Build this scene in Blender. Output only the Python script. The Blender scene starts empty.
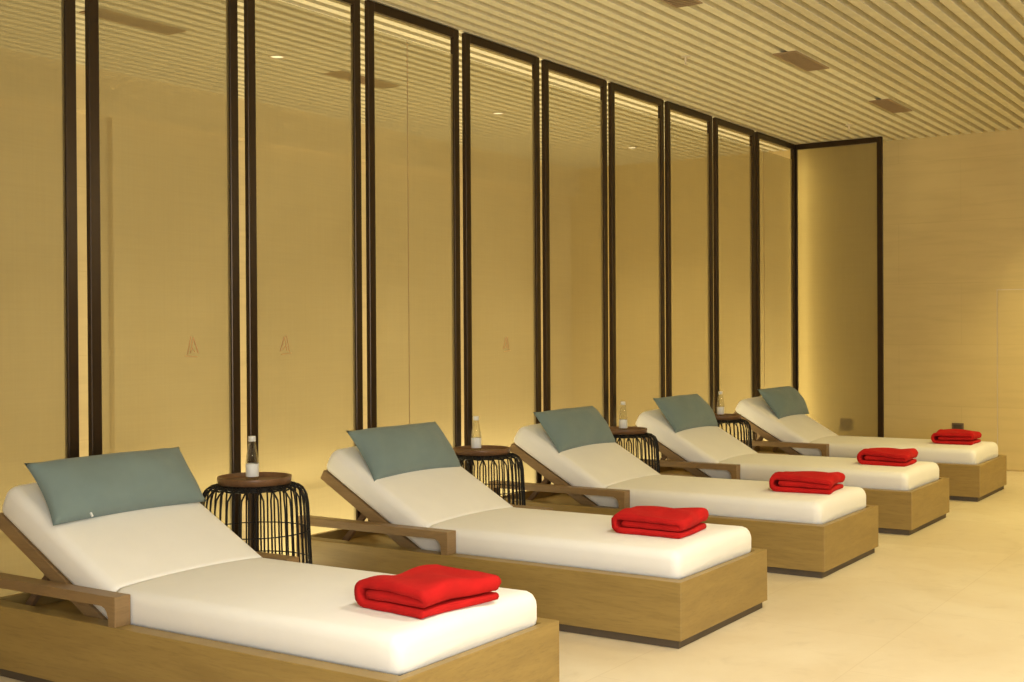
import bpy, bmesh, math, random
from mathutils import Vector, Matrix
random.seed(7)
PI = math.pi
sc = bpy.context.scene
COL = sc.collection

# ------------------------------------------------------------------ helpers
def link(name, me, mat=None, parent=None, smooth=False):
    o = bpy.data.objects.new(name, me)
    COL.objects.link(o)
    if mat: me.materials.append(mat)
    if parent: o.parent = parent
    if smooth:
        for p in me.polygons: p.use_smooth = True
    return o

def obj(name, bm, mat=None, parent=None, smooth=False):
    bmesh.ops.recalc_face_normals(bm, faces=bm.faces[:])
    me = bpy.data.meshes.new(name)
    bm.to_mesh(me); bm.free()
    return link(name, me, mat, parent, smooth)

def tag(o, label, cat, group=None):
    o['label'] = label; o['category'] = cat
    if group: o['group'] = group
    return o

def struct(o, label=None, cat=None):
    o['kind'] = 'structure'
    if label: o['label'] = label
    if cat: o['category'] = cat
    return o

def thing(name, label, cat, loc=(0, 0, 0), rz=0, group=None):
    o = bpy.data.objects.new(name, None)
    COL.objects.link(o)
    o.empty_display_size = .1
    o.location = loc; o.rotation_euler = (0, 0, rz)
    return tag(o, label, cat, group)

def dup(root, loc, rz, label, group=None):
    r = root.copy(); COL.objects.link(r)
    r.location = loc; r.rotation_euler = (0, 0, rz); r['label'] = label
    if group: r['group'] = group
    for ch in list(root.children):
        c = ch.copy(); COL.objects.link(c); c.parent = r
        for g in list(ch.children):
            d = g.copy(); COL.objects.link(d); d.parent = c
    return r

def box(bm, x0, x1, y0, y1, z0, z1, bev=0, seg=2):
    vs = [bm.verts.new((x, y, z)) for x in (x0, x1) for y in (y0, y1) for z in (z0, z1)]
    fs = [(0, 1, 3, 2), (4, 6, 7, 5), (0, 4, 5, 1), (2, 3, 7, 6), (0, 2, 6, 4), (1, 5, 7, 3)]
    faces = [bm.faces.new([vs[i] for i in f]) for f in fs]
    if bev:
        es = list({e for f in faces for e in f.edges})
        bmesh.ops.bevel(bm, geom=es, offset=bev, segments=seg, affect='EDGES', profile=.5)
    return vs

def prism(bm, pts, x0, x1, bev=0):
    """(y,z) outline extruded along x"""
    a = [bm.verts.new((x0, y, z)) for y, z in pts]
    b = [bm.verts.new((x1, y, z)) for y, z in pts]
    n = len(pts)
    fs = [bm.faces.new(a[::-1]), bm.faces.new(b)]
    for i in range(n):
        fs.append(bm.faces.new((a[i], a[(i + 1) % n], b[(i + 1) % n], b[i])))
    if bev:
        es = list({e for f in fs for e in f.edges})
        bmesh.ops.bevel(bm, geom=es, offset=bev, segments=2, affect='EDGES', profile=.5)

def lathe(bm, prof, n=48, cx=0, cy=0):
    rings = []
    for r, z in prof:
        if r < 1e-6:
            rings.append([bm.verts.new((cx, cy, z))])
        else:
            rings.append([bm.verts.new((cx + r * math.cos(2 * PI * i / n), cy + r * math.sin(2 * PI * i / n), z)) for i in range(n)])
    for a, b in zip(rings, rings[1:]):
        if len(a) == 1 and len(b) == 1: continue
        for i in range(n):
            j = (i + 1) % n
            if len(a) == 1: bm.faces.new((a[0], b[i], b[j]))
            elif len(b) == 1: bm.faces.new((a[i], b[0], a[j]))
            else: bm.faces.new((a[i], b[i], b[j], a[j]))

def tube(bm, pts, r, n=6, closed=False):
    pts = [Vector(p) for p in pts]
    N = len(pts); rings = []
    for i, p in enumerate(pts):
        if closed: t = pts[(i + 1) % N] - pts[i - 1]
        else: t = pts[min(i + 1, N - 1)] - pts[max(i - 1, 0)]
        t.normalize()
        ref = Vector((0, 0, 1)) if abs(t.z) < .9 else Vector((1, 0, 0))
        if abs(t.z) >= .9 and (abs(p.x) + abs(p.y)) > 1e-6:
            ref = Vector((p.x, p.y, 0)).normalized()
        u = t.cross(ref).normalized(); v = u.cross(t)
        rings.append([bm.verts.new(p + (u * math.cos(2 * PI * k / n) + v * math.sin(2 * PI * k / n)) * r) for k in range(n)])
    for i in range(N if closed else N - 1):
        a = rings[i]; b = rings[(i + 1) % N]
        for k in range(n):
            bm.faces.new((a[k], a[(k + 1) % n], b[(k + 1) % n], b[k]))
    if not closed:
        bm.faces.new(rings[0][::-1]); bm.faces.new(rings[-1])

# ------------------------------------------------------------------ materials
class N:
    def __init__(s, name):
        s.m = bpy.data.materials.new(name); s.m.use_nodes = True
        s.t = s.m.node_tree; s.t.nodes.clear()
        s.out = s.new('ShaderNodeOutputMaterial')
    def new(s, typ, **k):
        n = s.t.nodes.new(typ)
        for a, v in k.items():
            if hasattr(n, a) and a not in n.inputs: setattr(n, a, v)
            else: n.inputs[a].default_value = v
        return n
    def ln(s, a, b): s.t.links.new(a, b)
    def coords(s, scale=(1, 1, 1), rnd=False):
        tc = s.new('ShaderNodeTexCoord'); mp = s.new('ShaderNodeMapping')
        mp.inputs['Scale'].default_value = scale
        if rnd:
            oi = s.new('ShaderNodeObjectInfo'); cb = s.new('ShaderNodeCombineXYZ')
            mu = s.new('ShaderNodeMath', operation='MULTIPLY'); mu.inputs[1].default_value = 17.0
            s.ln(oi.outputs['Random'], mu.inputs[0])
            for i in range(3): s.ln(mu.outputs[0], cb.inputs[i])
            s.ln(cb.outputs[0], mp.inputs['Location'])
        s.ln(tc.outputs['Object'], mp.inputs['Vector'])
        return mp.outputs['Vector']
    def noise(s, vec, scale, detail=4, rough=.55, dist=0):
        n = s.new('ShaderNodeTexNoise'); n.inputs['Scale'].default_value = scale
        n.inputs['Detail'].default_value = detail; n.inputs['Roughness'].default_value = rough
        n.inputs['Distortion'].default_value = dist
        s.ln(vec, n.inputs['Vector']); return n.outputs['Fac']
    def ramp(s, fac, stops):
        r = s.new('ShaderNodeValToRGB'); e = r.color_ramp.elements
        while len(e) < len(stops): e.new(.5)
        for el, (p, c) in zip(e, stops): el.position = p; el.color = (*c, 1)
        s.ln(fac, r.inputs['Fac']); return r.outputs['Color']
    def mix(s, a, b, fac, mode='MIX'):
        m = s.new('ShaderNodeMix', data_type='RGBA', blend_type=mode)
        for v, i in ((fac, 0), (a, 6), (b, 7)):
            if hasattr(v, 'links'): s.ln(v, m.inputs[i])
            elif i == 0: m.inputs[0].default_value = v
            else: m.inputs[i].default_value = (*v, 1)
        return m.outputs[2]
    def bump(s, h, strength, dist=.01):
        b = s.new('ShaderNodeBump'); b.inputs['Strength'].default_value = strength; b.inputs['Distance'].default_value = dist
        s.ln(h, b.inputs['Height']); return b.outputs['Normal']
    def bsdf(s, color, rough=.6, metal=0, normal=None, spec=.5, sheen=0):
        p = s.new('ShaderNodeBsdfPrincipled')
        if hasattr(color, 'links'): s.ln(color, p.inputs['Base Color'])
        else: p.inputs['Base Color'].default_value = (*color, 1)
        if hasattr(rough, 'links'): s.ln(rough, p.inputs['Roughness'])
        else: p.inputs['Roughness'].default_value = rough
        p.inputs['Metallic'].default_value = metal
        p.inputs['Specular IOR Level'].default_value = spec
        if sheen:
            p.inputs['Sheen Weight'].default_value = sheen
        if normal: s.ln(normal, p.inputs['Normal'])
        return p
    def done(s, sh): s.ln(sh.outputs[0], s.out.inputs['Surface']); return s.m

def wood(name, dark, light, along='Y', rough=.42):
    n = N(name)
    scl = {'Y': (1.4, .8, 9), 'X': (.8, 9, 9)}[along]
    v = n.coords(scl, rnd=True)
    f = n.noise(v, 2.2, 6, .6, .6)
    f2 = n.noise(v, 14, 3, .6)
    c = n.ramp(f, [(.3, dark), (.7, light)])
    c = n.mix(c, tuple(x * .72 for x in dark), n.ramp(f2, [(.5, (0, 0, 0)), (.8, (.5, .5, .5))]))
    return n.done(n.bsdf(c, rough, normal=n.bump(f2, .06, .004), spec=.4))

def stone_floor():
    n = N('limestone floor'); v = n.coords()
    big = n.noise(v, .9, 5, .6, .8); fine = n.noise(v, 5, 6, .65, .5)
    c = n.ramp(big, [(.28, FLOOR_D), (.72, FLOOR_L)])
    c = n.mix(c, tuple(x * .8 for x in FLOOR_D), n.ramp(fine, [(.55, (0, 0, 0)), (.85, (.55, .55, .55))]))
    br = n.new('ShaderNodeTexBrick', offset=.5); n.ln(v, br.inputs['Vector'])
    br.inputs['Color1'].default_value = (1, 1, 1, 1); br.inputs['Color2'].default_value = (.94, .93, .91, 1)
    br.inputs['Mortar'].default_value = (.90, .88, .84, 1)
    br.inputs['Scale'].default_value = 1; br.inputs['Mortar Size'].default_value = .003
    br.inputs['Brick Width'].default_value = 1.2; br.inputs['Row Height'].default_value = .8
    c = n.mix(c, br.outputs['Color'], 1.0, 'MULTIPLY')
    return n.done(n.bsdf(c, n.ramp(fine, [(.3, (.36,) * 3), (.7, (.5,) * 3)]), spec=.4))

def stone_wall(name, axis, lo, hi):
    n = N(name); v = n.coords()
    sep = n.new('ShaderNodeSeparateXYZ'); n.ln(v, sep.inputs[0])
    cb = n.new('ShaderNodeCombineXYZ')
    n.ln(sep.outputs[axis], cb.inputs[0]); n.ln(sep.outputs['Z'], cb.inputs[1])
    w = cb.outputs[0]
    big = n.noise(w, .8, 5, .6, .5)
    mp = n.new('ShaderNodeMapping'); mp.inputs['Scale'].default_value = (.6, 6, 1); n.ln(w, mp.inputs['Vector'])
    vein = n.noise(mp.outputs[0], 2.0, 5, .6, .6)
    c = n.ramp(big, [(.3, lo), (.7, hi)])
    c = n.mix(c, tuple(x * .82 for x in lo), n.ramp(vein, [(.45, (0, 0, 0)), (.8, (.5, .5, .5))]))
    br = n.new('ShaderNodeTexBrick', offset=.5); n.ln(w, br.inputs['Vector'])
    br.inputs['Color1'].default_value = (1, 1, 1, 1); br.inputs['Color2'].default_value = (.97, .965, .95, 1)
    br.inputs['Mortar'].default_value = (.90, .89, .86, 1)
    br.inputs['Scale'].default_value = 1; br.inputs['Mortar Size'].default_value = .0025
    br.inputs['Brick Width'].default_value = 1.2; br.inputs['Row Height'].default_value = .6
    c = n.mix(c, br.outputs['Color'], 1.0, 'MULTIPLY')
    return n.done(n.bsdf(c, .55, spec=.3))

def fabric(name, col, scale=900, var=.06, bstr=.12, rough=.9, sheen=.15):
    n = N(name); v = n.coords()
    f = n.noise(v, 6, 4, .6); w = n.noise(v, scale, 2, .6)
    c = n.ramp(f, [(.3, tuple(x * (1 - var) for x in col)), (.7, tuple(min(1, x * (1 + var)) for x in col))])
    fold = n.noise(v, 5, 3, .5, .4)
    add = n.new('ShaderNodeMath', operation='MULTIPLY_ADD'); add.inputs[1].default_value = .15
    n.ln(w, add.inputs[0]); n.ln(fold, add.inputs[2])
    return n.done(n.bsdf(c, rough, normal=n.bump(add.outputs[0], bstr, .02), spec=.2, sheen=sheen))

def plain(name, col, rough=.5, metal=0, spec=.5):
    n = N(name); v = n.coords()
    f = n.noise(v, 12, 3)
    c = n.ramp(f, [(.3, tuple(x * .93 for x in col)), (.7, tuple(min(1, x * 1.05) for x in col))])
    return n.done(n.bsdf(c, rough, metal, spec=spec))

FLOOR_D = (.66, .54, .35); FLOOR_L = (.78, .68, .49)
M = {}
M['floor'] = stone_floor()
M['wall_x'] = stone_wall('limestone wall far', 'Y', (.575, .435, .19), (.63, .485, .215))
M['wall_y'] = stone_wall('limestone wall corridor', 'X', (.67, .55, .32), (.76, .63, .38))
M['plaster'] = plain('beige plaster', (.62, .52, .36), .8, spec=.2)
M['ceiling'] = plain('beige ceiling paint', (.72, .66, .46), .6, spec=.25)
M['ceiling_back'] = plain('beige ceiling backing', (.68, .60, .40), .8, spec=.1)
M['oak'] = wood('brown oak', (.26, .168, .050), (.345, .228, .068))
M['oak_arm'] = wood('brown oak arm', (.215, .13, .055), (.29, .182, .08))
M['oak_dark'] = wood('dark oak', (.16, .09, .042), (.23, .135, .065))
M['plinth'] = plain('dark plinth', (.09, .065, .04), .6)
M['deck'] = plain('black deck', (.02, .017, .014), .8)
M['linen'] = fabric('cream canvas', (.86, .83, .77), 700, .015, .10)
M['pillow'] = fabric('grey green linen', (.185, .243, .232), 600, .05, .4)
M['towel'] = fabric('red terry', (.50, .011, .010), 420, .12, .5, .95, .0)
M['bronze'] = plain('dark bronze', (.042, .025, .012), .3, .65)
M['tray'] = wood('walnut', (.13, .062, .026), (.2, .10, .045), 'X', .35)
M['wire'] = plain('black wire', (.010, .008, .007), .5, spec=.2)
M['label'] = plain('white paper label', (.8, .79, .76), .6)
M['cap'] = plain('pale plastic cap', (.72, .70, .65), .4)
M['outlet'] = plain('brown plastic', (.13, .085, .05), .45)
M['outlet_dark'] = plain('dark brown plastic', (.06, .04, .026), .4)
M['vent'] = plain('brown vent metal', (.30, .20, .10), .5)
M['vent_dark'] = plain('dark vent void', (.06, .038, .02), .8)
M['white_metal'] = plain('cream metal', (.6, .5, .34), .4)
M['mark'] = plain('faded red print', (.46, .25, .11), .6)
M['added_frame'] = plain('white frame', (.7, .68, .64), .5)

def mesh_mat():
    n = N('woven metal mesh'); v = n.coords()
    mp = n.new('ShaderNodeMapping'); mp.inputs['Scale'].default_value = (30, 1, .6); n.ln(v, mp.inputs['Vector'])
    f = n.noise(mp.outputs[0], 3, 4, .6)
    mp2 = n.new('ShaderNodeMapping'); mp2.inputs['Scale'].default_value = (.8, 1, 40); n.ln(v, mp2.inputs['Vector'])
    f2 = n.noise(mp2.outputs[0], 3, 3, .6)
    ad = n.new('ShaderNodeMath', operation='ADD'); n.ln(f, ad.inputs[0]); n.ln(f2, ad.inputs[1])
    fac = n.new('ShaderNodeMapRange'); n.ln(ad.outputs[0], fac.inputs['Value'])
    fac.inputs['From Min'].default_value = .7; fac.inputs['From Max'].default_value = 1.3
    fac.inputs['To Min'].default_value = MESH_OPEN - .02; fac.inputs['To Max'].default_value = MESH_OPEN + .02
    tr = n.new('ShaderNodeBsdfTransparent'); tr.inputs[0].default_value = (.95, .96, .87, 1)
    b = n.bsdf((.245, .20, .105), .5, .2, spec=.35)
    tl = n.new('ShaderNodeBsdfTranslucent'); tl.inputs[0].default_value = (.46, .385, .21, 1)
    m1 = n.new('ShaderNodeMixShader'); m1.inputs[0].default_value = .45
    n.ln(b.outputs[0], m1.inputs[1]); n.ln(tl.outputs[0], m1.inputs[2])
    m = n.new('ShaderNodeMixShader'); n.ln(fac.outputs[0], m.inputs[0])
    n.ln(m1.outputs[0], m.inputs[1]); n.ln(tr.outputs[0], m.inputs[2])
    return n.done(m)
MESH_OPEN = .44
M['mesh'] = mesh_mat()

def bottle_mat():
    n = N('clear bottle')
    tr = n.new('ShaderNodeBsdfTransparent'); tr.inputs[0].default_value = (.93, .93, .9, 1)
    gl = n.new('ShaderNodeBsdfGlossy'); gl.inputs['Roughness'].default_value = .05
    lw = n.new('ShaderNodeLayerWeight'); lw.inputs['Blend'].default_value = .35
    m = n.new('ShaderNodeMixShader'); n.ln(lw.outputs['Facing'], m.inputs[0])
    n.ln(tr.outputs[0], m.inputs[1]); n.ln(gl.outputs[0], m.inputs[2])
    return n.done(m)
M['bottle'] = bottle_mat()

def emit(name, col, st):
    n = N(name); e = n.new('ShaderNodeEmission')
    e.inputs[0].default_value = (*col, 1); e.inputs[1].default_value = st
    return n.done(e)
M['lamp'] = emit('warm lamp lens', (1, .80, .45), 3)

# ------------------------------------------------------------------ dimensions
XW = 12.376; ZC = 3.234; YS = 4.524; YR = 7.4
X0, Y0 = -1.5, -3.6
W = .961

# ------------------------------------------------------------------ room shell
bm = bmesh.new(); box(bm, X0 - .2, XW + .2, Y0 - .2, YR + .2, -.1, 0)
struct(obj('floor', bm, M['floor']))
bm = bmesh.new(); box(bm, XW, XW + .15, Y0, YR, 0, ZC + .2)
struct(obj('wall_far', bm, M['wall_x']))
bm = bmesh.new(); box(bm, X0, XW, YR, YR + .15, 0, ZC + .2)
struct(obj('wall_corridor', bm, M['wall_y']))
bm = bmesh.new(); box(bm, X0, XW, Y0 - .15, Y0, 0, ZC + .2)
struct(obj('wall_right', bm, M['plaster']))
# wall behind the camera with a tall opening made up for the fill lamp
bm = bmesh.new()
wy0, wy1, wz0, wz1 = -3.3, -.3, .5, 2.9
box(bm, X0 - .15, X0, Y0, wy0, 0, ZC + .2); box(bm, X0 - .15, X0, wy1, YR, 0, ZC + .2)
box(bm, X0 - .15, X0, wy0, wy1, 0, wz0); box(bm, X0 - .15, X0, wy0, wy1, wz1, ZC + .2)
struct(obj('wall_behind', bm, M['plaster']))
# ceiling: slats along the row over a backing
bm = bmesh.new()
PITCH = .108
k0 = math.floor((Y0 - 2.33) / PITCH); k1 = math.ceil((YR - 2.33) / PITCH)
for k in range(k0 + 1, k1):
    yc = 2.33 + k * PITCH - .048
    box(bm, X0, XW, yc - .0285, yc + .0285, ZC, ZC + .055)
ceil_ = struct(obj('ceiling', bm, M['ceiling']))
bm = bmesh.new(); box(bm, X0, XW, Y0, YR, ZC + .05, ZC + .15)
cb = obj('backing', bm, M['ceiling_back'], ceil_)
# corridor bulkhead and pilaster
bm = bmesh.new(); box(bm, X0, XW, YR - .12, YR, 2.92, ZC)
struct(obj('trim_1', bm, M['wall_y']))
bm = bmesh.new(); box(bm, 5.85, 6.05, YR - .05, YR, 0, 2.92, .004)
struct(obj('trim_2', bm, M['wall_y']))
# flush service door in the far wall
bm = bmesh.new()
box(bm, XW - .006, XW + .01, 1.86, 2.664, .012, 1.72, .003)
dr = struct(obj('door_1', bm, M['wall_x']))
bm = bmesh.new()
for b in ((2.664, 2.672, 0, 1.728), (1.852, 1.86, 0, 1.728), (1.86, 2.664, 1.72, 1.728)):
    box(bm, XW - .002, XW + .005, b[0], b[1], b[2], b[3])
obj('shadow_gap', bm, M['plaster'], dr)

# ------------------------------------------------------------------ framed mesh screens
FW, FD = .054, .03
RK = [2.585, 3.535, 4.485, 5.415, 6.35, 7.286, 8.23, 9.174, 10.118, 11.062, 12.006]
def screen(name, width, label, group, loc, rz, seam=None, mark=None, top=3.072):
    """local x along the panel, local y away from the room; front face at y=0"""
    t = thing(name, label, 'screen', loc, rz, group)
    for x in (0, width - FW):
        bm = bmesh.new(); box(bm, x, x + FW, 0, FD, 0, ZC - .006, .003, 1)
        obj('stile', bm, M['bronze'], t)
    bm = bmesh.new(); box(bm, FW, width - FW, 0, FD, 3.173, ZC - .006, .003, 1); obj('top_rail', bm, M['bronze'], t)
    bm = bmesh.new(); box(bm, FW, width - FW, 0, FD, 0, .05, .003, 1); obj('bottom_rail', bm, M['bronze'], t)
    bm = bmesh.new(); box(bm, FW, width - FW, .012, .020, .05, top)
    # thin sheet: keep only the front face so light passes once
    bmesh.ops.delete(bm, geom=[f for f in bm.faces if f.calc_center_median().y > .0121], context='FACES')
    mp = obj('mesh_sheet', bm, M['mesh'], t)
    if seam is not None:
        bm = bmesh.new(); box(bm, seam - .0025, seam + .0025, .0105, .012, .05, 3.072)
        obj('seam', bm, M['vent'], mp)
    if mark is not None:
        bm = bmesh.new()
        mx, mz, flip = mark
        for (xa, za, xb, zb, r) in ((-.03, -.035, -.008, .05, .0022), (-.012, -.03, .006, .045, .0022), (.006, .045, .036, -.03, .0028), (-.006, .0, .018, -.025, .002), (-.045, -.042, .03, -.048, .0016)):
            tube(bm, [(mx + flip * xa, .0115, mz + za), (mx + flip * xb, .0115, mz + zb)], r, 5)
        m_ = obj('printed_mark', bm, M['mark'], mp); m_['label'] = 'faded red brush mark printed on the mesh'
    return t
words = {-2: None, -1: 'cut off by the left photo edge, leftmost screen',
         0: 'behind the nearest lounger, second screen from the left',
         1: 'behind the nearest side table, third screen from the left',
         2: 'behind the second lounger, fourth screen from the left',
         3: 'beside the second side table, fifth screen from the left',
         4: 'behind the third lounger, sixth screen from the left',
         5: 'behind the third side table, seventh screen from the left',
         6: 'behind the fourth lounger, eighth screen from the left',
         7: 'behind the farthest side table, ninth screen from the left',
         8: 'tenth screen from the left, last one before the corner'}
GS = 'mesh screens along the corridor'
for k in range(-1, 9):
    xa = RK[k + 1] - FW
    xb = RK[k + 2] - FW - .066
    if k == 8: xb = 11.99
    seam = {2: 5.725, 8: 11.19}.get(k)
    mark = {0: (4.064, 1.288, 1), 1: (4.693, 1.289, -1), 3: (6.755, 1.27, -1)}.get(k)
    screen('mesh_screen', xb - xa, 'tall bronze-framed translucent mesh screen ' + words[k], GS, (xa, YS, 0), 0,
           None if seam is None else seam - xa, None if mark is None else (mark[0] - xa, mark[1], mark[2]))
screen('mesh_screen', YS + .04 - 3.646, 'dark-framed mesh screen turned across the end, standing before the far wall', GS,
       (11.998, YS + .04, 0), -PI / 2, top=3.173)

# ------------------------------------------------------------------ lounger
def rrect(x0, x1, t, r, crown, n=5, m=10):
    """rounded rectangle loop in (x, thickness)"""
    P = []
    def arc(cx, cz, a0):
        for i in range(n + 1):
            a = a0 + (PI / 2) * i / n
            P.append((cx + r * math.cos(a), cz + r * math.sin(a)))
    rb = r * .55
    arc(x1 - r, t - r, 0)
    for i in range(1, m): P.append((x1 - r + (x0 - x1 + 2 * r) * i / m, t))
    arc(x0 + r, t - r, PI / 2)
    P.append((x0, t * .5))
    P.append((x0, rb)); P.append((x0 + rb * .3, rb * .3)); P.append((x0 + rb, 0))
    for i in range(1, m): P.append((x0 + rb + (x1 - x0 - 2 * rb) * i / m, 0))
    P.append((x1 - rb, 0)); P.append((x1 - rb * .3, rb * .3)); P.append((x1, rb)); P.append((x1, t * .5))
    Q = []
    for x, z in P:
        u = (x - (x0 + x1) / 2) / ((x1 - x0) / 2)
        Q.append((x, z + (crown * (1 - u * u) * (z / t) ** 2)))
    return Q

MT = .130                       # mattress thickness
PY, PZ = 1.44, .268             # where the back cushion hinges
def mattress_mesh(TH, BL):
    BL = BL + .028
    bm = bmesh.new()
    x0, x1 = .08, .911
    stations = []               # bottom point, up direction (scaled), end factor
    ft = .048
    up0 = Vector((0, 0, 1)); upb = Vector((0, -math.sin(TH), math.cos(TH)))
    bis = (up0 + upb).normalized() / math.cos(TH / 2)
    def endf(d): # rounding at the ends: inset, thickness factor
        r = .045
        if d >= r: return 0.0
        return r - math.sqrt(max(0, r * r - (r - d) ** 2))
    Ls = PY - ft
    for d in (0, .004, .012, .024, .045, .1, .25, .45, .7, .95, 1.15, 1.28, 1.34, Ls - .02):
        stations.append((Vector((0, ft + d, PZ)), up0, endf(d), 0))
    stations.append((Vector((0, PY, PZ)), bis, 0, .006))
    dirb = Vector((0, math.cos(TH), math.sin(TH)))
    for d in (.02, .06, .12, .25, .4, .55, .63, BL - .045, BL - .024, BL - .012, BL - .004, BL):
        stations.append((Vector((0, PY, PZ)) + dirb * d, upb, endf(BL - d), 0))
    rings = []
    for p, up, e, dip in stations:
        loop = rrect(x0 + e * .9, x1 - .034 * min(1, max(0, (p.y - .1) / 1.2)) - e * .9, MT, .042, .016)
        ring = []
        for x, z in loop:
            m_ = MT * .4
            if z > m_: zz = m_ + (z - m_) * (1 - e / (MT - m_)) - (dip if z > MT * .5 else 0)
            else: zz = m_ - (m_ - z) * (1 - e * .3 / m_)
            v = Vector((x, p.y, p.z)) + up * zz
            ring.append(bm.verts.new(v))
        rings.append(ring)
    n = len(rings[0])
    for a, b in zip(rings, rings[1:]):
        for i in range(n): bm.faces.new((a[i], a[(i + 1) % n], b[(i + 1) % n], b[i]))
    for r in (rings[0], rings[-1]):
        c = sum((v.co for v in r), Vector()) / n
        cv = bm.verts.new(c)
        for i in range(n): bm.faces.new((r[i], r[(i + 1) % n], cv))
    return bm

def arm_mesh(side, L, ya):
    bm = bmesh.new()
    x0, x1 = (0, .072) if side == 0 else (W - .072, W)
    zt, zb = .395, .357
    pts = [(ya, .285), (ya, zt), (L - .005, zt), (L - .005, .285), (L - .035, .285), (L - .035, zb)]
    for i in range(7):         # curved bracket into the front leg
        a = PI / 2 * i / 6
        pts.append((ya + .04 + .035 * (1 - math.sin(a)), zb - .035 * (1 - math.cos(a))))
    pts.append((ya + .04, .285))
    prism(bm, pts, x0, x1, .0025)
    return bm

def make_lounger(label, group, loc, TH, L, ya, BL):
    t = thing('sun_lounger', label, 'lounger', loc, 0, group)
    # open-topped box with a recessed plinth
    bm = bmesh.new()
    Z0, Z1, R = .036, .285, .068
    o = [(0, 0), (W, 0), (W, L), (0, L)]; i_ = [(R, R * .5), (W - R, R * .5), (W - R, L - .03), (R, L - .03)]
    vo0 = [bm.verts.new((x, y, Z0)) for x, y in o]; vo1 = [bm.verts.new((x, y, Z1)) for x, y in o]
    vi1 = [bm.verts.new((x, y, Z1)) for x, y in i_]; vi0 = [bm.verts.new((x, y, Z1 - .06)) for x, y in i_]
    for a in range(4):
        b = (a + 1) % 4
        bm.faces.new((vo0[a], vo0[b], vo1[b], vo1[a])); bm.faces.new((vo1[a], vo1[b], vi1[b], vi1[a]))
        bm.faces.new((vi1[a], vi1[b], vi0[b], vi0[a]))
    bm.faces.new(vi0); bm.faces.new(vo0[::-1])
    es = [e for e in bm.edges if all(v in vo0 + vo1 for v in e.verts)]
    bmesh.ops.bevel(bm, geom=es, offset=.003, segments=2, affect='EDGES', profile=.5)
    obj('base', bm, M['oak'], t)
    bm = bmesh.new(); box(bm, .019, W - .019, .019, L - .019, 0, .038); obj('plinth', bm, M['plinth'], t)
    bm = bmesh.new()
    y = .06
    while y < 1.42:
        box(bm, .072, W - .072, y, y + .05, .24, .2665, .003, 1); y += .075
    obj('slat_deck', bm, M['deck'], t)
    obj('mattress', mattress_mesh(TH, BL), M['linen'], t, True)
    for s in (0, 1): obj('armrest', arm_mesh(s, L, ya), M['oak_arm'], t)
    # tilted backrest frame
    bf = None
    c, s_ = math.cos(TH), math.sin(TH)
    def P(d, h): return (PY + c * d - s_ * h, PZ + s_ * d + c * h)
    bm = bmesh.new()
    for xa in (.08, W - .08 - .034):
        prism(bm, [P(-.075, -.002), P(BL + .012, -.002), P(BL + .012, -.055), P(.05, -.055), P(-.03, -.038)], xa, xa + .034, .003)
    prism(bm, [P(BL - .05, -.006), P(BL + .0, -.006), P(BL + .0, -.05), P(BL - .05, -.05)], .114, W - .114, .003)
    bf = obj('backrest_frame', bm, M['oak_arm'], t)
    bm = bmesh.new()
    d = .05
    while d < BL - .08:
        prism(bm, [P(d, -.004), P(d + .06, -.004), P(d + .06, -.02), P(d, -.02)], .114, W - .114); d += .085
    obj('backrest_slats', bm, M['oak_arm'], bf)
    # prop that holds the backrest up
    a = P(.42, -.03); b = (PY + .58, .236)
    dx, dz = b[0] - a[0], b[1] - a[1]; ln_ = math.hypot(dx, dz); nx, nz = -dz / ln_ * .014, dx / ln_ * .014
    for xa in (.125, W - .125 - .025):
        bm = bmesh.new()
        prism(bm, [(a[0] + nx, a[1] + nz), (b[0] + nx, b[1] + nz), (b[0] - nx, b[1] - nz), (a[0] - nx, a[1] - nz)], xa, xa + .025, .002)
        obj('prop', bm, M['oak_dark'], t)
    return t

XS = [2.92, 4.727, 6.495, 8.157, 10.023]
YF = [2.378, 2.296, 2.296, 2.296, 2.296]
WHO = ['nearest', 'second', 'third', 'fourth', 'farthest']
LAB = ['nearest wooden sun lounger with cream mattress, cut off by the bottom left corner',
       'second wooden sun lounger from the camera, cream mattress, whole foot corner showing',
       'middle wooden sun lounger of the five, cream mattress and raised back',
       'fourth wooden sun lounger from the camera, next to last in the row',
       'farthest wooden sun lounger, beside the end screen and far wall']
GL = 'sun loungers set out in a row'
make_lounger(LAB[0], GL, (XS[0], YF[0], 0), math.radians(28.4), 2.135, 1.30, .755)
lo = make_lounger(LAB[1], GL, (XS[1], YF[1], 0), math.radians(30), 2.21, 1.225, .73)
for i in range(2, 5): dup(lo, (XS[i], YF[i], 0), 0, LAB[i])

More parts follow.
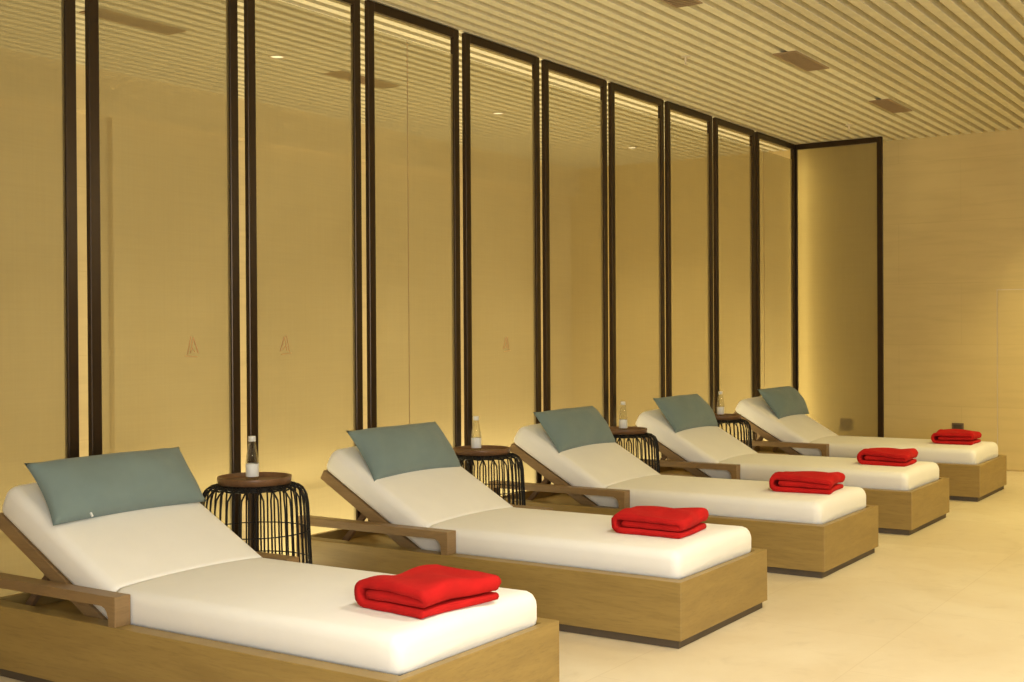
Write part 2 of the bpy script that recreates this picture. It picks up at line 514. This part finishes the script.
# ------------------------------------------------------------------ pillows
def pillow_mesh(seed):
    rnd = random.Random(seed)
    bm = bmesh.new()
    nu, nv = 40, 20
    w, h = .80, .315
    ph = [rnd.uniform(0, 6.28) for _ in range(6)]
    front, back = {}, {}
    for side, D in ((1, front), (-1, back)):
        for i in range(nu + 1):
            for j in range(nv + 1):
                u = -1 + 2 * i / nu; v = -1 + 2 * j / nv
                if side == -1 and (i in (0, nu) or j in (0, nv)): D[i, j] = front[i, j]; continue
                px = u * w / 2 * (1 - .045 * (1 - v * v)); pv = v * h / 2 * (1 - .075 * (1 - u * u) ** 1.0)
                th = ((1 - abs(u) ** 2.6) * (1 - abs(v) ** 2.2)) ** .55
                T = .105 if side == 1 else .045
                wr = .004 * math.sin(5 * u + 3 * v + ph[0]) + .003 * math.sin(9 * u - 4 * v + ph[1]) + .004 * math.sin(14 * abs(u) ** 1.5 + 2 * v + ph[2]) * abs(u)
                wr += .006 * math.exp(-((u - .75) ** 2 + (v + .2) ** 2) / .03) * math.sin(30 * (u + v))
                D[i, j] = bm.verts.new((px, -side * (th * T + wr * th * (1 if side == 1 else .4)), pv))
    for D in (front, back):
        for i in range(nu):
            for j in range(nv):
                bm.faces.new((D[i, j], D[i + 1, j], D[i + 1, j + 1], D[i, j + 1]))
    return bm
PO = [(0, .015, -.006, 1.0, .93), (0, .01, -.012, .94, 1), (0, 0, -.016, .96, 1), (0, .0, -.008, .95, 1), (.08, -.03, -.025, .97, 1.02)]
PL = ['wide grey-green pillow on the nearest lounger, cream seam tag at its lower edge',
      'grey-green pillow leaning on the backrest of the second lounger from the camera',
      'grey-green pillow on the middle lounger of the five',
      'grey-green pillow on the fourth lounger, next to last in the row',
      'grey-green pillow on the farthest lounger, by the corner post of the screens']
for i in range(5):
    o = tag(obj('pillow', pillow_mesh(20 + i), M['pillow'], None, True), PL[i], 'pillow', 'pillows on the loungers')
    tilt = math.radians(37)     # from vertical, leaning back
    cy, cz = 1.748 + .5 * .30 * math.sin(tilt), .612 + .5 * .30 * math.cos(tilt)
    dx, dy, dz, sx_, sz_ = PO[i]
    o.location = (XS[i] + .475 + dx, YF[i] + cy + dy, cz + dz)
    o.rotation_euler = (-tilt, 0, math.radians((1.0, -.5, .6, -.4, .3)[i]))
    o.scale = (sx_, 1, sz_)
    if i == 0:
        bm = bmesh.new(); box(bm, -.235, -.228, -.03, -.024, -.158, -.128)
        g = obj('seam_tag', bm, M['label'], o); g['label'] = 'tiny white tag on the lower seam'

# ------------------------------------------------------------------ towels
def towel_mesh(seed, wx=.46, ly=.37):
    rnd = random.Random(seed)
    t = .0125
    cl = []
    for i in range(14): cl.append((ly * .92 * i / 13 + .012, .0135))
    c0 = (ly * .92 + .012, .0435)
    for i in range(1, 9):
        a = -PI / 2 + PI * i / 9; cl.append((c0[0] + .030 * math.cos(a), c0[1] + .030 * math.sin(a)))
    for i in range(14): cl.append((c0[0] - (c0[0] - .018) * i / 13, .0735))
    for i in range(1, 7):
        a = PI / 2 + PI * i / 7; cl.append((.018 + .0145 * math.cos(a), .059 + .0145 * math.sin(a)))
    for i in range(12): cl.append((.018 + (c0[0] - .04) * i / 11, .0445 - .001 * i / 11))
    n = len(cl)
    def off(i, sgn, th):
        a = Vector(cl[max(i - 1, 0)]); b = Vector(cl[min(i + 1, n - 1)]); d = (b - a).normalized()
        return Vector(cl[i]) + Vector((-d.y, d.x)) * sgn * th
    loop = [off(i, 1, t) for i in range(n)]
    # rounded tip
    for k in range(1, 4):
        a = PI / 2 - PI * k / 4
        d = (Vector(cl[-1]) - Vector(cl[-2])).normalized(); nrm = Vector((-d.y, d.x))
        loop.append(Vector(cl[-1]) + d * t * math.cos(a) + nrm * t * math.sin(a))
    loop += [off(i, -1, t) for i in range(n - 1, -1, -1)]
    for k in range(1, 4):
        a = -PI / 2 - PI * k / 4
        d = (Vector(cl[1]) - Vector(cl[0])).normalized(); nrm = Vector((-d.y, d.x))
        loop.append(Vector(cl[0]) + d * t * math.cos(a) + nrm * t * math.sin(a))
    ph = [rnd.uniform(0, 6.28) for _ in range(8)]
    bm = bmesh.new(); rings = []
    nx = 22
    for j in range(nx + 1):
        u = j / nx
        ring = []
        # fuzzy rounded selvedge
        for q, p in enumerate(loop):
            y, z = p
            lay = 1 if z > .058 else (.5 if z > .03 else 0)
            edge = .010 * math.sin(3 * y / ly + ph[int(lay * 2)]) + .004 * math.sin(17 * y / ly + ph[3])
            x = (u - .5) * (wx + (edge if u in (0, 1) else 0) - .012 * (lay == .5))
            k = max(0, z - .012) / .07
            zz = z + k * (.007 * math.sin(5 * u + 2.5 * y / ly + ph[4]) + .004 * math.sin(11 * u - 5 * y / ly + ph[5]) + .006 * (4 * u * (1 - u) - .5))
            yy = y + .007 * math.sin(4 * u + ph[6]) * (1 if y < .05 else .4) - .5 * ly + .006 * k * math.sin(9 * u + ph[7])
            ring.append(bm.verts.new((x, yy, max(zz, .0005) * 1.12)))
        rings.append(ring)
    m = len(loop)
    for a, b in zip(rings, rings[1:]):
        for i in range(m): bm.faces.new((a[i], a[(i + 1) % m], b[(i + 1) % m], b[i]))
    for r, fl in ((rings[0], 1), (rings[-1], 0)):   # close the two open ends with a strip
        def qf(a, b, c, d):
            vs = []
            for v in (a, b, c, d):
                if v not in vs: vs.append(v)
            if len(vs) > 2: bm.faces.new(vs)
        top = r[:n]; bot = r[n + 3:2 * n + 3][::-1]
        for i in range(n - 1): qf(top[i], top[i + 1], bot[i + 1], bot[i])
        tip = [top[n - 1]] + r[n:n + 3] + [bot[n - 1]]; bm.faces.new(tip)
        tip = [bot[0]] + r[2 * n + 3:] + [top[0]]; bm.faces.new(tip)
    return bm
TL = ['large red towel folded on the foot of the nearest lounger',
      'folded red towel on the foot of the second lounger from the camera',
      'folded red towel on the foot of the middle lounger',
      'folded red towel on the fourth lounger, next to last of the red towels',
      'farthest red towel, on the last lounger below the wall socket']
TR = [(.465, .22, -5, .37, .295), (.465, .32, 2, .305, .33), (.49, .265, 5, .31, .33), (.49, .29, 1, .29, .31), (.47, .28, 3, .29, .30)]
for i in range(5):
    px, py, rz, wx, ly = TR[i]
    o = tag(obj('folded_towel', towel_mesh(40 + i, wx, ly), M['towel'], None, True), TL[i], 'towel', 'folded red towels')
    o.location = (XS[i] + px, YF[i] + py, PZ + MT + .014)
    o.rotation_euler = (0, 0, math.radians(rz))

# ------------------------------------------------------------------ side tables
def make_table(label, group, loc):
    t = thing('side_table', label, 'table', loc, 0, group)
    bm = bmesh.new()
    lathe(bm, [(0, .626), (.164, .626), (.170, .629), (.173, .655), (.172, .659), (.164, .659), (.162, .656), (.159, .641), (.152, .638), (0, .638)], 64)
    obj('tray', bm, M['tray'], t, False)
    for p in t.children[0].data.polygons: p.use_smooth = True
    prof = [(.150, .620), (.180, .619), (.206, .613), (.228, .598), (.242, .572), (.249, .53), (.252, .47), (.256, .38), (.262, .25), (.269, .1), (.272, .006)]
    bm = bmesh.new()
    n = 46
    for i in range(n):
        a0 = 2 * PI * i / n
        pts = []
        for q, (r, z) in enumerate(prof):
            tw = .16 * (1 if i % 2 else -1) * max(0, 1 - q / 4.0)   # strands cross over the shoulder
            pts.append((r * math.cos(a0 + tw), r * math.sin(a0 + tw), z))
        tube(bm, pts, .0044, 5)
    obj('wire_cage', bm, M['wire'], t, True)
    for r, z, rr in ((.272, .007, .007), (.261, .27, .003), (.2545, .41, .003), (.16, .620, .006)):
        bm = bmesh.new()
        tube(bm, [(r * math.cos(2 * PI * i / 48), r * math.sin(2 * PI * i / 48), z) for i in range(48)], rr, 6, True)
        obj('ring', bm, M['wire'], t, True)
    # close-woven collar under the tray
    bm = bmesh.new()
    for z, r in ((.619, .168), (.617, .180), (.614, .192), (.608, .206)):
        tube(bm, [((r + .003 * math.sin(i * 1.7)) * math.cos(2 * PI * i / 72), (r + .003 * math.sin(i * 1.7)) * math.sin(2 * PI * i / 72), z + .002 * math.cos(i * 1.7)) for i in range(72)], .0045, 5, True)
    obj('woven_collar', bm, M['wire'], t, True)
    return t
TP = [(4.17, 4.235), (6.04, 4.24), (7.77, 4.22), (9.40, 4.2)]
TBL = ['round tray-top side table with black wire cage, nearest, beside the first lounger',
       'round wire side table between the second and third loungers',
       'round wire side table between the third and fourth loungers',
       'farthest round wire side table, between the last two loungers']
GT = 'wire side tables between the loungers'
tb = make_table(TBL[0], GT, (*TP[0], 0))

for i in range(1, 4): dup(tb, (*TP[i], 0), .3 * i, TBL[i])
tb.scale = (1, 1, 1.03)

# bottles
def make_bottle(label, loc):
    t = thing('water_bottle', label, 'bottle', loc, 0, 'water bottles on the side tables')
    bm = bmesh.new()
    lathe(bm, [(0, .003), (.020, 0), (.029, .003), (.0315, .009), (.0315, .078), (.031, .088), (.027, .112), (.021, .143), (.0165, .168), (.0158, .176), (.0158, .18)], 32)
    obj('bottle_body', bm, M['bottle'], t, True)
    bm = bmesh.new()
    lathe(bm, [(.0315, .018), (.0322, .019), (.0322, .073), (.0315, .074)], 32); obj('paper_label', bm, M['label'], t, True)
    bm = bmesh.new()
    lathe(bm, [(.0160, .172), (.0182, .1725), (.0182, .192), (.0172, .195), (0, .195)], 32)
    cp = obj('cap', bm, M['cap'], t, True)
    t.scale = (.95, .95, 1.07)
    return t
BT = ['clear water bottle with white label on the nearest side table',
      'clear water bottle on the second side table, left of the middle lounger',
      'clear water bottle on the third side table from the camera',
      'clear water bottle on the farthest side table']
BP = [(4.155, 4.235), (6.035, 4.275), (7.80, 4.235), (9.49, 4.235)]
bt = make_bottle(BT[0], (*BP[0], .659))
for i in range(1, 4): dup(bt, (*BP[i], .6385), 0, BT[i])

# ------------------------------------------------------------------ wall sockets, vents, sprinklers, downlights
def socket(y, z, label, sz):
    t = thing('wall_socket', label, 'socket', (XW, y, z), 0, 'sockets on the far wall')
    bm = bmesh.new(); box(bm, -.012, 0, -sz / 2, sz / 2, -sz / 2, sz / 2, .003); obj('cover_plate', bm, M['outlet'], t)
    bm = bmesh.new(); box(bm, -.0145, -.011, -sz * .36, sz * .36, -sz * .36, sz * .36, .001); obj('insert', bm, M['outlet_dark'], t)
socket(4.141, .385, 'brown wall socket seen dimly through the end mesh screen', .12)
socket(3.034, .385, 'brown wall socket low on the far wall above the last towel', .11)

def make_vent(label, loc):
    t = thing('ceiling_vent', label, 'vent', loc, 0, 'ceiling vents')
    lx, ly = .66, .167
    bm = bmesh.new()
    for b in ((0, lx, 0, .012), (0, lx, ly - .012, ly), (0, .012, .012, ly - .012), (lx - .012, lx, .012, ly - .012)):
        box(bm, b[0], b[1], b[2], b[3], -.008, -.0002)
    obj('frame', bm, M['vent'], t)
    bm = bmesh.new(); box(bm, .01, lx - .01, .01, ly - .01, -.0025, -.0003); obj('void', bm, M['vent_dark'], t)
    bm = bmesh.new()
    x = .03
    while x < lx - .02:
        box(bm, x, x + .014, .012, ly - .012, -.0065, -.0025); x += .033
    obj('grille', bm, M['vent'], t)
    return t
vt = make_vent('brown ceiling vent cut off by the top photo edge', (5.86, 3.0085, ZC))
dup(vt, (8.0, 3.0085, ZC), 0, 'brown ceiling vent in the middle of the slatted ceiling, above the fourth lounger')
dup(vt, (10.1, 3.0085, ZC), 0, 'farthest brown ceiling vent, nearest the far wall')
dup(vt, (4.62, 5.9245, ZC), 0, 'ceiling vent behind the second screen, seen through its mesh', 'corridor ceiling vents')
dup(vt, (6.72, 5.9245, ZC), 0, 'ceiling vent behind the third screen, seen through its mesh', 'corridor ceiling vents')

def make_sprinkler(label, loc):
    t = thing('sprinkler', label, 'sprinkler', loc, 0, 'ceiling sprinklers')
    bm = bmesh.new(); lathe(bm, [(0, 0), (.034, 0), (.034, -.004), (.018, -.009), (0, -.009)], 24); obj('escutcheon', bm, M['white_metal'], t, True)
    bm = bmesh.new(); lathe(bm, [(.009, -.008), (.009, -.03), (.005, -.034), (.005, -.05), (.016, -.052), (.016, -.055), (0, -.055)], 16); obj('head', bm, M['white_metal'], t, True)
    return t
sp = make_sprinkler('small ceiling sprinkler head above the third side table', (7.738, 3.70, ZC))
dup(sp, (11.177, 3.70, ZC), 0, 'small ceiling sprinkler head near the end screen')

def make_down(label, loc, group):
    t = thing('downlight', label, 'downlight', loc, 0, group)
    bm = bmesh.new(); lathe(bm, [(.043, 0), (.060, 0), (.060, -.006), (.052, -.008), (.043, -.003)], 32); obj('trim_ring', bm, M['white_metal'], t, True)
    bm = bmesh.new(); lathe(bm, [(0, -.0015), (.043, -.0015)], 32); obj('lens', bm, M['lamp'], t)
    return t

# ------------------------------------------------------------------ lights
def spot(x, y, z, e, col, ang=120, blend=1, r=.12, aim=(0, 0, -1)):
    l = bpy.data.lights.new('downlight lamp', 'SPOT'); l.energy = e; l.color = col
    l.spot_size = math.radians(ang); l.spot_blend = blend; l.shadow_soft_size = r
    o = bpy.data.objects.new('downlight_lamp', l); COL.objects.link(o); o.location = (x, y, z)
    o.rotation_euler = Vector(aim).to_track_quat('-Z', 'Y').to_euler()
    return o
def area(x, y, z, sx, sy, e, col, aim):
    l = bpy.data.lights.new('area lamp', 'AREA'); l.shape = 'RECTANGLE'; l.size = sx; l.size_y = sy; l.energy = e; l.color = col
    o = bpy.data.objects.new('area_lamp', l); COL.objects.link(o); o.location = (x, y, z)
    o.rotation_euler = Vector(aim).to_track_quat('-Z', 'Y').to_euler()
    return o
WARM = (1, .77, .40); WARM2 = (1, .80, .47)
first = None
CD = [(3.55, 'corridor downlight behind the leftmost screens'), (6.13, 'corridor downlight glinting through the third screen'),
      (8.80, 'corridor downlight glinting through the fifth screen'), (11.24, 'corridor downlight glinting through the seventh screen')]
for x, lab in CD:
    if first is None: first = make_down(lab, (x, 5.98, ZC), 'corridor downlights')
    else: dup(first, (x, 5.98, ZC), 0, lab)
KA, KC, KW = 208, 125, 275
for x, k in ((.9, .15), (3.5, .4), (6.1, 1.4), (8.7, 1.3), (11.2, 1.3)):
    spot(x, 5.98, ZC - .06, KC * k, (1, .86, .52), 105, 1, .1)
AISLE = [(.2, .95, (1, .97, .89)), (2.2, 1.0, (1, .97, .89)), (4.2, 1.02, (1, .94, .80)), (6.2, .5, (1, .87, .54)), (8.4, .9, (1, .84, .38)), (10.6, .95, (1, .83, .34))]
for x, k, c in AISLE:
    spot(x, 1.0, ZC - .06, KA * k, c, 130, 1, .15)
# wall washer towards the far wall
spot(11.0, 1.3, ZC - .06, 200, (1, .84, .42), 75, 1, .1, (.5, .12, -.85))
# unseen fill lamp added along the right wall to brighten the ceiling
area(4.9, Y0 + .25, 2.75, 14, .12, 150, (1, .92, .66), (0, .8, .6))
# strip lights on the corridor floor: at the foot of the screens and of the stone wall
area(7.8, YS + .22, .05, 8.3, .05, 160, (1, .88, .57), (0, -.12, 1))
area(7.5, YR - .22, .05, 9, .05, 20, (1, .86, .52), (0, .3, 1))
# vertical strip behind the corner post, grazing the far wall
area(12.22, YS + .09, 1.6, .03, 3.0, 4.0, (1, .84, .42), (1, -.6, 0))
# cool fill lamp added behind the camera, set in the made-up window
area(X0 + .05, -1.8, 1.7, 2.9, 2.3, KW, (.93, .97, 1), (1, .45, -.05))

bm = bmesh.new()
for b in ((wy0, wy0 + .06, wz0, wz1), (wy1 - .06, wy1, wz0, wz1), (wy0 + .06, wy1 - .06, wz0, wz0 + .06), (wy0 + .06, wy1 - .06, wz1 - .06, wz1), (-1.83, -1.77, wz0 + .06, wz1 - .06)):
    box(bm, X0 - .1, X0 - .04, *b)
struct(obj('added_window_1', bm, M['added_frame']))  # unseen window frame, added around the fill lamp

w = bpy.data.worlds.new('World'); sc.world = w; w.use_nodes = True
w.node_tree.nodes['Background'].inputs[0].default_value = (1, .85, .6, 1)
w.node_tree.nodes['Background'].inputs[1].default_value = .15

# ------------------------------------------------------------------ camera
f, pi_, ya, ro = 1234.7257, math.radians(-.41864), math.radians(33.6215), math.radians(-.34611)
F = Vector((math.cos(pi_) * math.cos(ya), math.cos(pi_) * math.sin(ya), math.sin(pi_)))
R = Vector((math.sin(ya), -math.cos(ya), 0)); U = R.cross(F)
R2 = R * math.cos(ro) + U * math.sin(ro); U2 = -R * math.sin(ro) + U * math.cos(ro)
cd = bpy.data.cameras.new('Camera'); cd.sensor_width = 36; cd.lens = f * 36 / 1024
co = bpy.data.objects.new('Camera', cd); COL.objects.link(co)
m = Matrix((R2, U2, -F)).transposed().to_4x4(); m.translation = (0, 0, 1.35)
co.matrix_world = m
sc.camera = co
sc.view_settings.view_transform = 'Standard'; sc.view_settings.look = 'None'
sc.view_settings.exposure = 0; sc.view_settings.gamma = 1; sc.view_settings.use_curve_mapping = False
